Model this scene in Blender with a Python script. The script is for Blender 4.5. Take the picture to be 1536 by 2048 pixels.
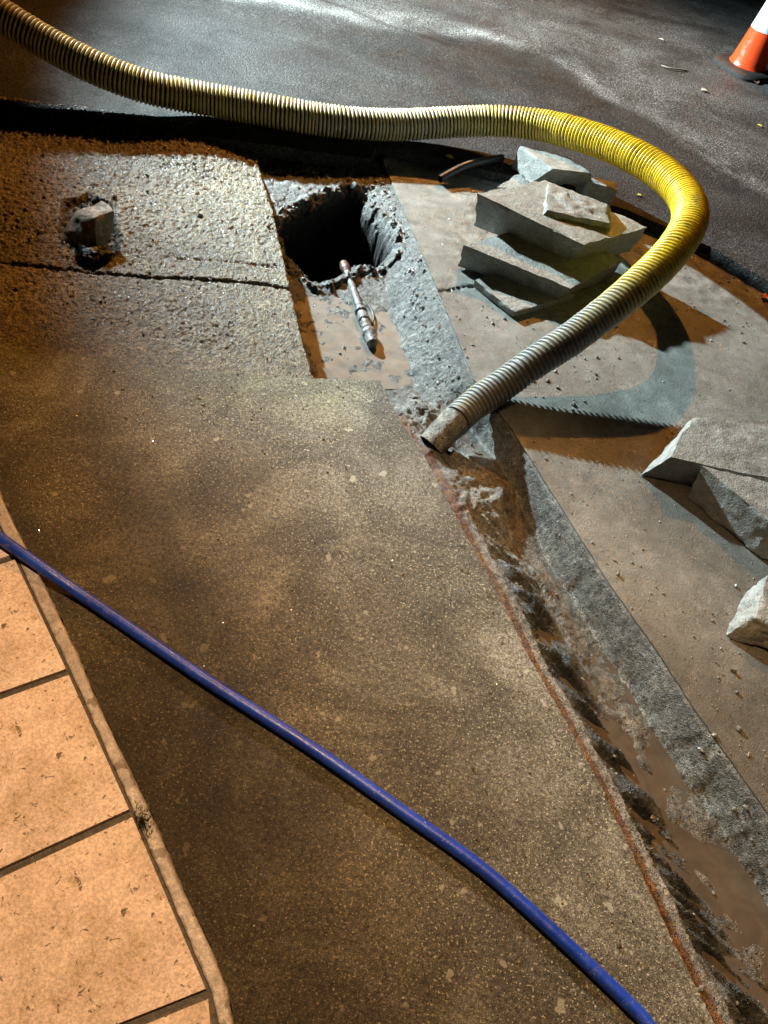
import bpy, bmesh, math, random
import numpy as np
from mathutils import Vector, Matrix, noise as mnoise
from mathutils.geometry import delaunay_2d_cdt

for o in list(bpy.data.objects): bpy.data.objects.remove(o)
SC = bpy.context.scene
COL = SC.collection
random.seed(7); RNG = np.random.default_rng(11)

# ------------------------------------------------------------------ camera
PITCH, ROLL, EYE, FPX = math.radians(50.0), math.radians(15.0), 1.55, 1540.0
F = np.array([0, math.cos(PITCH), -math.sin(PITCH)])
_u = np.array([0, math.sin(PITCH), math.cos(PITCH)]); _r = np.array([1.0, 0, 0])
R = math.cos(ROLL)*_r + math.sin(ROLL)*_u
U = -math.sin(ROLL)*_r + math.cos(ROLL)*_u
CAM = np.array([0, 0, EYE])
cd = bpy.data.cameras.new('camera'); cam = bpy.data.objects.new('camera', cd); COL.objects.link(cam)
cd.sensor_fit = 'HORIZONTAL'; cd.sensor_width = 36.0; cd.lens = 36.0*FPX/1536.0
cd.clip_start = 0.02; cd.clip_end = 500
M = Matrix(((R[0], U[0], -F[0], 0), (R[1], U[1], -F[1], 0), (R[2], U[2], -F[2], EYE), (0, 0, 0, 1)))
cam.matrix_world = M
SC.camera = cam
SC.render.resolution_x, SC.render.resolution_y = 768, 1024

# ------------------------------------------------------------------ night sky, lamps, exposure
wd = bpy.data.worlds.new('World'); SC.world = wd; wd.use_nodes = True
nt = wd.node_tree; bg = nt.nodes['Background']
sky = nt.nodes.new('ShaderNodeTexSky'); sky.sky_type = 'NISHITA'; sky.sun_disc = False
sky.sun_elevation = math.radians(-4.0); sky.sun_rotation = math.radians(-60)
nt.links.new(sky.outputs[0], bg.inputs[0]); bg.inputs[1].default_value = 0.03

def lamp(name, pos, target, color, power, radius, size, blend):
    l = bpy.data.lights.new(name, 'SPOT'); o = bpy.data.objects.new(name, l); COL.objects.link(o)
    l.color = color; l.energy = power; l.shadow_soft_size = radius
    l.spot_size = math.radians(size); l.spot_blend = blend
    o.location = pos
    o.rotation_euler = (Vector(target)-Vector(pos)).to_track_quat('-Z', 'Y').to_euler()
    return o
WHITE_POS = (-3.14, 4.88, 1.90)       # cold white work lamp on its stand just beyond the left edge
SODIUM_POS = (-0.82, 10.8, 6.5)       # orange sodium street lamp down the road
WARM_POS = (-0.3, 1.2, 3.4)           # unseen warm lamp overhead, added for the warm shading at near left
lamp('white_work_lamp', WHITE_POS, (2.2, 3.2, 0), (0.74, 0.95, 1.0), 3900, 0.05, 77, 0.8)
lamp('sodium_street_lamp', SODIUM_POS, (-.05, 2.9, 0), (1.0, 0.40, 0.07), 2900, 0.08, 38, 0.9)
lamp('added_warm_lamp', WARM_POS, (.08, .2, 0), (1.0, 0.62, 0.29), 540, 0.04, 60, 0.8)
vs = SC.view_settings
vs.view_transform = 'Standard'; vs.look = 'None'; vs.exposure = 0.15; vs.gamma = 1.0

# ------------------------------------------------------------------ helpers
def at(x, y, z=0.0):
    """ground/world point seen at photo pixel (x, y) lying at height z"""
    d = F + R*(x-768)/FPX - U*(y-1024)/FPX
    t = (z-EYE)/d[2]
    return CAM + d*t
def ats(pts, z=0.0): return [at(x, y, z)[:2] for x, y in pts]

_tab = RNG.random((256, 256))
def vnoise(x, y, s=0):
    x = np.asarray(x)+17.3*s; y = np.asarray(y)+9.1*s
    xi = np.floor(x).astype(int); yi = np.floor(y).astype(int)
    fx = x-xi; fy = y-yi
    fx = fx*fx*(3-2*fx); fy = fy*fy*(3-2*fy)
    a = _tab[xi & 255, yi & 255]; b = _tab[(xi+1) & 255, yi & 255]
    c = _tab[xi & 255, (yi+1) & 255]; d = _tab[(xi+1) & 255, (yi+1) & 255]
    return (a*(1-fx)+b*fx)*(1-fy)+(c*(1-fx)+d*fx)*fy-0.5
def fbm(x, y, f, oct=4, s=0, gain=.5):
    v = 0; a = 1
    c, sn = .8, .6
    for i in range(oct):
        v = v+a*vnoise(x*f, y*f, s+i); x, y = c*x-sn*y, sn*x+c*y; f *= 2.03; a *= gain
    return v
def sstep(a, b, x):
    t = np.clip((x-a)/(b-a), 0, 1); return t*t*(3-2*t)
def seg_dist(P, line):
    """distance of points P (n,2) to a polyline, and arc parameter"""
    P = np.asarray(P); best = np.full(len(P), 1e9); side = np.zeros(len(P))
    L = [np.asarray(q) for q in line]
    for a, b in zip(L[:-1], L[1:]):
        ab = b-a; t = np.clip(((P-a)@ab)/(ab@ab), 0, 1)
        q = a+t[:, None]*ab; d = np.hypot(*(P-q).T)
        cr = ab[0]*(P[:, 1]-a[1])-ab[1]*(P[:, 0]-a[0])
        m = d < best; best[m] = d[m]; side[m] = np.sign(cr[m])
    return best, side
def inside(P, poly):
    P = np.asarray(P); x, y = P[:, 0], P[:, 1]; r = np.zeros(len(P), bool)
    n = len(poly); j = n-1
    for i in range(n):
        xi, yi = poly[i]; xj, yj = poly[j]
        c = ((yi > y) != (yj > y)) & (x < (xj-xi)*(y-yi)/(yj-yi+1e-12)+xi)
        r ^= c; j = i
    return r

def link(name, me, mat, parent=None):
    o = bpy.data.objects.new(name, me); COL.objects.link(o)
    if mat: me.materials.append(mat)
    if parent: o.parent = parent
    return o
def tag(o, label=None, cat=None, group=None, kind=None):
    if label: o['label'] = label
    if cat: o['category'] = cat
    if group: o['group'] = group
    if kind: o['kind'] = kind
    return o
def empty(name, loc=(0, 0, 0)):
    o = bpy.data.objects.new(name, None); COL.objects.link(o); o.location = loc; o.empty_display_size = .05
    return o
def set_color(me, cols, name='tint'):
    a = me.color_attributes.new(name, 'FLOAT_COLOR', 'POINT')
    c = np.ones((len(me.vertices), 4)); c[:, :cols.shape[1]] = cols
    a.data.foreach_set('color', c.ravel())
def smooth(me, ang=None):
    me.polygons.foreach_set('use_smooth', [True]*len(me.polygons))
    if ang: me.set_sharp_from_angle(angle=math.radians(ang))

def sheet(name, poly, mat, z=0.0, bottom=None, spacing=None, zfun=None, cfun=None, jit=0.0, edge=0.01, ang=40, dense=None):
    """a slab whose outline is poly (world xy): CDT-filled top with relief, walls down to bottom"""
    P = [np.asarray(p, float) for p in poly]
    B = []
    for i in range(len(P)):
        a, b = P[i], P[(i+1) % len(P)]; L = np.linalg.norm(b-a)
        n = max(1, int(L/edge)) if L < 3.5 else 1
        nn = np.array([-(b-a)[1], (b-a)[0]])/max(L, 1e-9)
        for k in range(n):
            q = a+(b-a)*k/n
            if jit and k > 0: q = q+nn*jit*(1.6*float(vnoise(q[0]*60, q[1]*60, 3))+.9*float(vnoise(q[0]*190, q[1]*190, 5)))
            B.append(q)
    B = np.array(B); V = [Vector(q) for q in B]
    if spacing:
        lo = B.min(0); hi = B.max(0)
        if dense is not None: lo = np.maximum(lo, dense[0]); hi = np.minimum(hi, dense[1])
        gx, gy = np.meshgrid(np.arange(lo[0], hi[0], spacing), np.arange(lo[1], hi[1], spacing))
        G = np.stack([gx.ravel(), gy.ravel()], 1); G += RNG.uniform(-.3, .3, G.shape)*spacing
        G = G[inside(G, B)]
        if len(B) < 3000:
            d, _ = seg_dist(G, list(B)+[B[0]]); G = G[d > spacing*.45]
        V += [Vector(q) for q in G]
    nb = len(B)
    vo, eo, fo, *_ = delaunay_2d_cdt(V, [(i, (i+1) % nb) for i in range(nb)], [list(range(nb))], 1, 1e-6)
    X = np.array([[v.x, v.y] for v in vo])
    Z = np.full(len(X), z)
    if zfun is not None: Z = Z+zfun(X)
    faces = [list(f) for f in fo]
    verts = [(X[i, 0], X[i, 1], Z[i]) for i in range(len(X))]
    nv = len(verts)
    if bottom is not None:
        ec = {}
        for f in faces:
            for a, b in zip(f, f[1:]+f[:1]):
                k = (min(a, b), max(a, b)); ec.setdefault(k, []).append((a, b))
        low = {}
        for k, l in ec.items():
            if len(l) == 1:
                a, b = l[0]
                for i in (a, b):
                    if i not in low:
                        low[i] = len(verts); verts.append((X[i, 0], X[i, 1], bottom))
                faces.append([b, a, low[a], low[b]])
    me = bpy.data.meshes.new(name); me.from_pydata(verts, [], faces); me.update()
    # make sure the top faces look up
    if len(me.polygons) and me.polygons[0].normal.z < 0: me.flip_normals()
    if cfun is not None:
        C = cfun(np.array(verts)[:, :2]); set_color(me, C)
    smooth(me, ang)
    return link(name, me, mat)

# ------------------------------------------------------------------ materials
class NB:
    def __init__(s, name):
        s.m = bpy.data.materials.new(name); s.m.use_nodes = True; s.t = s.m.node_tree
        s.b = s.t.nodes['Principled BSDF']; s.tc = s.t.nodes.new('ShaderNodeTexCoord')
    def n(s, typ, **kw):
        x = s.t.nodes.new(typ)
        for k, v in kw.items(): setattr(x, k, v)
        return x
    def l(s, a, b): s.t.links.new(a, b)
    def noise(s, scale, detail=4, rough=.6, dist=0.0, vec=None, out=0):
        x = s.n('ShaderNodeTexNoise'); x.inputs['Scale'].default_value = scale; x.inputs['Detail'].default_value = detail
        x.inputs['Roughness'].default_value = rough; x.inputs['Distortion'].default_value = dist
        s.l(vec if vec else s.tc.outputs['Object'], x.inputs['Vector']); return x.outputs[out]
    def voro(s, scale, feat='F1', out='Distance'):
        x = s.n('ShaderNodeTexVoronoi'); x.feature = feat; x.inputs['Scale'].default_value = scale
        s.l(s.tc.outputs['Object'], x.inputs['Vector']); return x.outputs[out]
    def ramp(s, inp, stops, interp='LINEAR'):
        x = s.n('ShaderNodeValToRGB'); cr = x.color_ramp; cr.interpolation = interp
        while len(cr.elements) < len(stops): cr.elements.new(.5)
        for e, (p, c) in zip(cr.elements, stops):
            e.position = p; e.color = (c, c, c, 1) if isinstance(c, (int, float)) else (*c, 1)
        s.l(inp, x.inputs[0]); return x.outputs[0]
    def mix(s, fac, a, b, typ='MIX'):
        x = s.n('ShaderNodeMix'); x.data_type = 'RGBA'; x.blend_type = typ
        for v, i in ((fac, 0), (a, 6), (b, 7)):
            if isinstance(v, (int, float)): x.inputs[i].default_value = v if i == 0 else (v, v, v, 1)
            elif isinstance(v, tuple): x.inputs[i].default_value = (*v, 1)
            else: s.l(v, x.inputs[i])
        return x.outputs[2]
    def math(s, op, a, b=None):
        x = s.n('ShaderNodeMath'); x.operation = op
        for i, v in enumerate((a, b)):
            if v is None: continue
            if isinstance(v, (int, float)): x.inputs[i].default_value = v
            else: s.l(v, x.inputs[i])
        return x.outputs[0]
    def bump(s, h, dist, strength=1.0, prev=None):
        x = s.n('ShaderNodeBump'); x.inputs['Distance'].default_value = dist; x.inputs['Strength'].default_value = strength
        s.l(h, x.inputs['Height'])
        if prev: s.l(prev, x.inputs['Normal'])
        return x.outputs[0]
    def attr(s, name='tint', out='Color'):
        x = s.n('ShaderNodeVertexColor'); x.layer_name = name; return x.outputs[out]
    def fin(s, col=None, rough=None, nrm=None, spec=.5, coat=None):
        def put(v, k):
            if v is None: return
            if isinstance(v, (int, float)): s.b.inputs[k].default_value = v
            elif isinstance(v, tuple): s.b.inputs[k].default_value = (*v, 1)
            else: s.l(v, s.b.inputs[k])
        put(col, 'Base Color'); put(rough, 'Roughness'); put(nrm, 'Normal'); put(spec, 'Specular IOR Level')
        if coat: put(coat, 'Coat Weight'); s.b.inputs['Coat Roughness'].default_value = .12
        return s.m

def mat_asphalt():
    s = NB('road_asphalt')
    t = s.attr()
    sp = s.ramp(s.noise(120, 2, .8), [(.36, .2), (.5, .9), (.58, 1.6), (.66, 3.4)])
    big = s.ramp(s.noise(2.6, 8, .75, .6), [(.38, .6), (.62, 1.4)])
    c = s.mix(1, s.mix(1, t, sp, 'MULTIPLY'), big, 'MULTIPLY')
    n = s.bump(s.noise(120, 2, .8), .007, 1.0); n = s.bump(s.noise(300, 2, .7), .003, .8, n)
    r = s.ramp(s.noise(4, 6, .7), [(.4, .45), (.6, .75)])
    return s.fin(c, r, n, .2)
def mat_ground(name, c0, c1, c2, big=3.0, mid=25, bumps=((60, .004, .6), (300, .002, .7)), rough=(.25, .5), attr=True, speck=None, spots=None, voro=None, spec=.5, soft=1.0):
    s = NB(name)
    c = s.ramp(s.noise(big, 7, .68, .8), [(.34, c0), (.5, c1), (.66, c2)])
    m = s.ramp(s.noise(mid, 6, .78), [(.36, .35), (.5, 1.0), (.64, 1.8)])
    m = s.mix(1, m, s.ramp(s.noise(330, 2, .6), [(.34, .5), (.5, 1.0), (.66, 1.7)]), 'MULTIPLY')
    c = s.mix(soft, c, m, 'MULTIPLY')
    if speck:
        f = s.ramp(s.noise(speck[0], 2, .5), [(speck[1], 0.0), (speck[1]+.05, 1.0)])
        c = s.mix(f, c, speck[2])
    if spots:
        f = s.ramp(s.noise(spots[0], 3, .5), [(spots[1], 0.0), (spots[1]+.03, spots[3])])
        c = s.mix(f, c, spots[2])
    if attr: c = s.mix(1, c, s.attr(), 'MULTIPLY')
    n = None
    if voro: n = s.bump(s.voro(voro[0]), voro[1], voro[2])
    for sc, d, st in bumps: n = s.bump(s.noise(sc, 3, .6), d, st, n)
    r = s.ramp(s.noise(mid*.6, 5, .7), [(.38, rough[0]), (.62, rough[1])])
    return s.fin(c, r, n, spec)
def mat_plain(name, col, rough=.5, var=.25, scale=30, bump=None, spec=.5, metal=0, dirt=None):
    s = NB(name)
    c = s.mix(1, col, s.ramp(s.noise(scale, 5, .65), [(.25, 1-var), (.75, 1+var)]), 'MULTIPLY')
    if dirt:
        f = s.ramp(s.noise(dirt[0], 5, .7, .5), [(dirt[1], 0.0), (dirt[1]+.12, 1.0)])
        c = s.mix(f, c, dirt[2])
    n = s.bump(s.noise(bump[0], 4, .6), bump[1], bump[2]) if bump else None
    s.b.inputs['Metallic'].default_value = metal
    return s.fin(c, s.ramp(s.noise(scale*1.7, 3, .5), [(.3, max(.05, rough-.12)), (.7, min(1, rough+.12))]), n, spec)

M_ROAD = mat_asphalt()
M_ROUGH = mat_ground('rough_wet_concrete', (.115, .097, .060), (.185, .160, .103), (.265, .232, .158), 2.6, 90, ((150, .003, .6), (330, .003, 1.0)), (.2, .55), True, voro=(190, .004, .7), spec=.4)
M_SLAB = mat_ground('worn_brown_concrete', (.018, .0140, .0080), (.036, .0290, .0170), (.068, .0570, .0360), 3.2, 100, ((110, .003, .5), (420, .0026, 1.0)), (.3, .62), True, speck=(190, .62, (.15, .122, .07)), spots=(22, .665, (.16, .138, .09), .55), spec=.28)
M_SLURRY = mat_ground('slurry_coated_concrete', (.130, .130, .116), (.170, .169, .152), (.215, .213, .193), 2.4, 14, ((40, .003, .3), (150, .003, .5), (420, .002, .9)), (.16, .42), True, speck=(150, .66, (.10, .096, .085)), spec=.4, soft=.35)
M_MUD = mat_ground('wet_trench_mud', (.105, .102, .09), (.15, .146, .13), (.21, .205, .183), 9, 50, ((90, .005, .7), (330, .004, 1.0)), (.22, .5), True, speck=(140, .6, (.045, .043, .038)), spec=.4)
M_CONC = mat_ground('broken_concrete', (.19, .188, .17), (.235, .233, .212), (.29, .287, .262), 9, 40, ((70, .005, .6), (260, .003, .9)), (.3, .6), False, speck=(130, .64, (.10, .10, .095)), soft=.38)
M_TAN = mat_ground('tan_stone', (.33, .27, .19), (.44, .37, .27), (.54, .47, .36), 14, 50, ((80, .005, .6), (300, .003, .9)), (.3, .6), False, soft=.7)
M_TILE = None

# ------------------------------------------------------------------ the setting
Z_ROAD, Z_TILE = 0.04, 0.03
EDGE_L = [(760, 761), (790, 824), (854, 922), (928, 1065), (996, 1183), (1060, 1320), (1115, 1412), (1186, 1544), (1260, 1697), (1339, 1867), (1430, 2048), (1475, 2140), (1560, 2310)]
EDGE_R = [(765, 322), (820, 450), (877, 582), (910, 664), (948, 758), (1021, 853), (1124, 1016), (1223, 1173), (1297, 1276), (1397, 1428), (1496, 1569), (1600, 1720), (1760, 1950), (1950, 2230)]
LEFT_PIT = [(505, 287), (518, 335), (545, 420), (580, 575), (600, 660), (626, 757)]
SPLIT = [(-900, 560), (-300, 640), (0, 688), (120, 705), (250, 725), (400, 741), (525, 751), (626, 757)]
MORTAR_R = [(-160, 640), (-60, 855), (0, 985), (27, 1045), (54, 1099), (81, 1153), (107, 1206), (137, 1270), (166, 1331), (190, 1393), (225, 1467), (256, 1532), (293, 1607), (325, 1677), (356, 1755), (395, 1839), (425, 1902), (440, 1941), (458, 1990), (467, 2046), (480, 2150), (500, 2300)]
ROAD_EDGE = [(-900, 72), (-300, 168), (0, 218), (230, 246), (505, 287), (590, 296), (610, 301), (680, 309), (742, 319), (753, 291), (880, 318), (1000, 347), (1130, 385), (1250, 418), (1420, 492), (1536, 562), (1900, 800), (2700, 1350)]

WET = ats([(300, -60), (520, 10), (700, 45), (860, 62), (960, 75), (1060, 110), (1110, 135), (1170, 172), (1260, 215), (1330, 255), (1420, 310), (1536, 385), (1750, 520)], Z_ROAD)
def road_col(X):
    d, sd = seg_dist(X, WET)
    d = d*sd + .16*fbm(X[:, 0], X[:, 1], 2.5, 4, 2)
    wetside = sstep(-.05, .06, -d)            # 1 on the near, wet side
    ridge = np.exp(-((d-.06)/.07)**2)
    base = .075+.03*fbm(X[:, 0], X[:, 1], 1.3, 4, 5)
    v = base*(1-.64*wetside)+.10*ridge*(0.6+fbm(X[:, 0], X[:, 1], 8, 3, 8))
    v = v*(1+.5*np.clip(fbm(X[:, 0]*.5, X[:, 1]*1.6, 3.5, 4, 12), -.5, .6))
    for line, w, k in ROAD_CRACKS:
        dd, _ = seg_dist(X, line); v = v*(1-k*np.exp(-(dd/w)**2))
    v = np.clip(v, .012, .2)
    return np.stack([v*1.02, v, v*.96], 1)
ROAD_CRACKS = [(ats([(610, -10), (700, 18), (768, 48), (900, 90)], .04), .02, .55), (ats([(1380, 285), (1430, 315), (1478, 347)], .04), .014, .6),
               (ats([(1250, 20), (1330, 42), (1440, 60)], .04), .05, .45), (ats([(560, 120), (700, 100), (850, 120), (960, 165)], .04), .10, .3)]
road_poly = ats(ROAD_EDGE, Z_ROAD)+[(40, 2.0), (40, 90), (-40, 90), (-40, 2.9)]
road = sheet('road', road_poly, M_ROAD, Z_ROAD, -.12, .022, lambda X: .003*fbm(X[:, 0], X[:, 1], 5, 3, 1), road_col, .0035, .012, 50, dense=((-2.6, 1.6), (3.4, 7.6)))
tag(road, kind='structure')

# rough concrete on the left with its crack
CRACK = ats([(-400, 480), (0, 521), (60, 527), (150, 536), (250, 548), (300, 553), (370, 552), (440, 557), (520, 563), (592, 574)])
CRACK2 = ats([(330, 510), (420, 517), (480, 520), (560, 531)])
CHIP = ats([(120, 395), (175, 380), (225, 400), (245, 470), (240, 505), (190, 545), (140, 530), (150, 480), (115, 460)])
ROADW = ats(ROAD_EDGE[:5], 0.0)
def rough_z(X):
    x, y = X[:, 0], X[:, 1]
    a = .55+.9*np.clip(fbm(x, y, 2.2, 3, 4)+.35, 0, 1)
    d0, _ = seg_dist(X, ats([(-900, 572), (0, 700), (525, 763), (640, 770)]))
    a = a*(.25+.75*sstep(.02, .22, d0))
    h = a*(.0080*fbm(x, y, 110, 3, 7, .7)+.005*np.abs(vnoise(x*150, y*110, 9)))+.006*fbm(x, y, 5, 3, 2)
    dr_, _ = seg_dist(X, ROADW); h += .046*np.exp(-(dr_/.28)**2)*sstep(-.72, -1.15, x)
    for line, w, k in ((CRACK, .0065, .016), (CRACK2, .007, .006)):
        d, _ = seg_dist(X, line)
        h -= k*np.exp(-((d+.006*vnoise(x*45, y*45, 1))/w)**2)
    d, _ = seg_dist(X, CHIP+[CHIP[0]]); ins = inside(X, CHIP)
    h -= np.where(ins, sstep(0, .03, d)*(.022+.02*fbm(x, y, 40, 3, 3)), 0)
    return h
def rough_c(X):
    x, y = X[:, 0], X[:, 1]
    v = 1+.5*fbm(x, y, 3, 4, 21)
    h = fbm(x, y, 110, 3, 7, .7)
    v = v*np.clip(1+.95*h, .3, 2)
    ins = inside(X, CHIP); v = np.where(ins, v*.3, v)
    dq, _ = seg_dist(X, ROADW); tb = np.exp(-((dq+.12*fbm(x, y, 4, 3, 22))/.38)**2); v = v*(1-.38*tb)
    d, _ = seg_dist(X, CRACK); v = v*(1-.75*np.exp(-(d/.006)**2))
    v = np.clip(v, .15, 1.6)
    return np.stack([v*(1+.06*tb), v*(.98-.08*tb), v*(.95-.25*tb)], 1)
rp = ats([(505, 284), (230, 242), (0, 214), (-300, 164), (-900, 68)])+ats(SPLIT)+ats(LEFT_PIT[::-1])[1:-1]
rough = sheet('pavement', rp, M_ROUGH, -.008, -.2, .0050, rough_z, rough_c, .003, .008, None)
tag(rough, 'rough wet concrete strip beside the square pit', kind='structure')

# big brown slab
def slab_c(X):
    x, y = X[:, 0], X[:, 1]
    d, sd = seg_dist(X, ats([(-200, 720), (200, 760), (520, 900), (760, 1110), (930, 1400), (1090, 1700), (1240, 2048), (1300, 2200)]))
    g = sstep(-.42, .26, d*sd+.10+.22*fbm(x, y, 4, 5, 31))      # slurry film beside the trench
    v = (1-g)*(1.3+.95*fbm(x, y, 5, 5, 33))+g*(3.3+.8*fbm(x, y, 4, 4, 35))
    d, sd = seg_dist(X, ats([(180, 850), (300, 1010), (310, 1130), (350, 1260), (420, 1420), (560, 1700), (640, 2048)]))
    v = v*(1-.3*np.exp(-((d+.05*fbm(x, y, 5, 3, 40))/.11)**2))
    d, sd = seg_dist(X, ats([(230, 830), (350, 950), (520, 1150), (640, 1450), (760, 1800)]))
    v = v*(1+.28*np.exp(-((d+.08*fbm(x, y, 6, 3, 41))/.07)**2))
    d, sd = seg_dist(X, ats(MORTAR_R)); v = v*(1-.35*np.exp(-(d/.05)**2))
    d, sd = seg_dist(X, ats(SPLIT)); v = v*(1+1.5*np.exp(-((d+.07*fbm(x, y, 6, 4, 44))/.34)**2)*(1-.5*g))  # lighter towards this edge, painted in where the lamps leave the slab dark
    w = 1-.1*g
    return np.clip(np.stack([v*1.02*w*(1-.05*g), v*(1+.06*g), v*(.98+.5*g)], 1), .2, 6.5)
sp = ats(SPLIT[2:]) + ats(EDGE_L) + ats(MORTAR_R[::-1])[:-1]
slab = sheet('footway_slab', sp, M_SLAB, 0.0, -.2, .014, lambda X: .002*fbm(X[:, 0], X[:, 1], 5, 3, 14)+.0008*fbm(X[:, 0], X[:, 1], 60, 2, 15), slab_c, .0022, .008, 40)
tag(slab, 'worn brown concrete slab left of the trench', kind='structure')

# slurry-coated slab right of the trench
BREAK = ats([(877, 584), (905, 578), (945, 572), (1010, 580)])
def slurry_c(X):
    x, y = X[:, 0], X[:, 1]
    v = 1+.32*fbm(x, y, 3, 5, 51)
    up, sd = seg_dist(X, ats([(860, 590), (945, 572), (1200, 560), (1536, 640), (1900, 760)]))
    u = sstep(-.05, .08, up*sd+.1*fbm(x, y, 8, 3, 53))
    v = v*(1+u*(.02+.45*fbm(x, y, 30, 2, 55)))
    low, sl = seg_dist(X, ats([(980, 1000), (1200, 1080), (1400, 1120), (1700, 1150)]))
    b = sstep(-.1, .5, -low*sl+.15*fbm(x, y, 3, 3, 57))
    v = v*(1-.5*b)
    d, _ = seg_dist(X, BREAK); v = v*(1-.7*np.exp(-(d/.004)**2))
    return np.clip(np.stack([v*(1+.04*b), v*(1-.01*b), v*(1-.05*b)], 1), .1, 1.8)
def slurry_z(X):
    x, y = X[:, 0], X[:, 1]
    up, sd = seg_dist(X, ats([(860, 590), (945, 572), (1200, 560), (1536, 640), (1900, 760)]))
    u = sstep(-.05, .08, up*sd+.1*fbm(x, y, 8, 3, 53))
    d, _ = seg_dist(X, BREAK)
    return .002*fbm(x, y, 4, 3, 58)+u*.005*fbm(x, y, 34, 2, 55)-.012*np.exp(-((d+.004*vnoise(x*70, y*70))/.004)**2)
slp = ats([(768, 318), (768, 300), (880, 302), (1000, 330), (1130, 368), (1250, 400), (1420, 474), (1536, 544), (1900, 780), (2500, 1150)])+[(4.0, -.6)]+ats(EDGE_R[::-1])
slur = sheet('slurry_floor', slp, M_SLURRY, 0.0, -.012, .011, slurry_z, slurry_c, .0016, .008, 40, dense=((0, .2), (2.2, 3.4)))
tag(slur, 'grey slurry covered concrete right of the trench', kind='structure')

# trench and pit: one height field running under the slab edges
EL, ER, LP = ats(EDGE_L), ats(EDGE_R), ats(LEFT_PIT)
HOLE = [at(*q)[:2] for q in [(562, 440, -.05), (600, 420, -.05), (655, 404, -.05), (700, 392, -.05), (722, 402, -.05), (726, 425, -.06), (745, 462, -.08), (765, 500, -.1), (772, 522, -.12), (750, 538, -.125), (715, 534, -.125), (690, 540, -.125), (668, 550, -.125), (640, 556, -.125), (612, 540, -.12), (588, 512, -.1), (570, 474, -.07)]]
LOWER = ats([(560, 800), (770, 770), (850, 800), (960, 760)])
def trench_parts(X):
    x, y = X[:, 0], X[:, 1]
    dl, sl = seg_dist(X, EL); dr, sr = seg_dist(X, ER); dp, spd = seg_dist(X, LP)
    low, slo = seg_dist(X, LOWER); low = low*slo      # >0 on the pit side
    return x, y, dl*sl, -dr*sr, dp*spd, low
def trench_z(X):
    x, y, dl, dr, dp, low = trench_parts(X)
    wig = .012*fbm(x, y, 14, 3, 60)
    # lower trench: ledge under the slab edge, broken dark ridge, muddy floor, sloping far wall
    e2 = .084+.9*wig; e3 = .195+1.4*wig
    led = -.073-.05*np.maximum(dl, 0)
    t = np.clip((dl-e2)/(e3-e2), 0, 1)
    rid = -.096*(1-t)-.124*t
    ang = math.radians(-32); rx = x*math.cos(ang)+y*math.sin(ang); ry = -x*math.sin(ang)+y*math.cos(ang)
    rock = .058*fbm(rx*.30, ry*1.8, 32, 3, 63, .55)+.003*fbm(x, y, 150, 2, 64)
    amp = np.exp(-((t-.45)/.42)**2)
    h = np.where(dl > e2, rid+rock*amp, led+.003*fbm(x, y, 20, 3, 66)+.0008*fbm(x, y, 110, 2, 65))
    fl = -.1195+.012*fbm(x, y, 11, 3, 67)+.0018*fbm(x, y, 90, 2, 62)+.014*(y-.9)
    h = np.where(t >= 1, fl+rock*.3*np.exp(-((dl-e3)/.02)**2), h)
    tw = np.clip(1-(dr-.004)/(.044+1.0*wig), 0, 1)
    wall = -.128+.124*tw**.75
    h = np.where(tw > 0, np.maximum(h, wall+.006*fbm(x, y, 60, 3, 68)*(1-tw)**.3*1.2), h)
    # mud near the nozzle
    nz = at(955, 965, -.05)[:2]; g = np.minimum(1, 1.5*np.exp(-(((x-nz[0])**2+(y-nz[1])**2)/.115**2)))*(tw < .5)
    h = h*(1-.9*g)+g*.9*(-.048+.018*fbm(x, y, 16, 3, 69)+.01*fbm(x, y, 60, 3, 61))
    # pit
    hd, _ = seg_dist(X, HOLE+[HOLE[0]]); hin = inside(X, HOLE)
    sdh = np.where(hin, hd, -hd)
    yt, yb = at(640, 335, -.03)[1], at(700, 600, -.06)[1]
    k = sstep(yb, yt, y)
    f = -.150*(1-k)-.014*k
    f = f+(.010-.002*k)*fbm(x, y, 22, 3, 70)+(.0025+.004*k)*fbm(x, y, 95, 3, 71)+.022*np.exp(-(np.maximum(dp, 0)/.055)**2)*(1-k)*(.6+fbm(x, y, 16, 3, 79))
    slope = np.clip(1-(dr-.002)/(.13-.05*k+.8*wig), 0, 1)
    f = f+(-.006-f)*slope**.9+slope*(1-slope)*(.022*fbm(x, y, 60, 3, 72, .7)+.022*fbm(x, y, 150, 2, 77))
    sh = sdh+.02*fbm(x, y, 18, 4, 73)
    f = f-sstep(-.05, .02, sh)*(.01+.04*k)-sstep(-.005, .03, sh)*.42+np.exp(-((sh+.035)/.02)**2)*.012*(1-k)+np.where(sh > -.06, .02*fbm(x, y, 40, 4, 74), 0)
    mud = np.exp(-(((x-at(850, 810, -.05)[0])**2+(y-at(850, 810, -.05)[1])**2)/.10**2))
    m = sstep(-.06, .06, low+.03*fbm(x, y, 12, 2, 75))
    z = h*(1-m)+f*m
    z = z*(1-mud*.75)+mud*.75*(-.045+.026*fbm(x, y, 60, 3, 76))
    tip = at(866, 908, -.05)[:2]; g2 = np.exp(-(((x-tip[0])**2+(y-tip[1])**2)/.045**2))
    z = z*(1-g2)+g2*(-.040+.014*fbm(x, y, 30, 3, 59))
    # keep just under the slab tops outside the cut
    z = np.where(dr < 0.004, -.006, z)
    z = np.where((low < .0) & (dl < -.004), -.076, z)
    return np.minimum(z, -.004)
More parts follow.
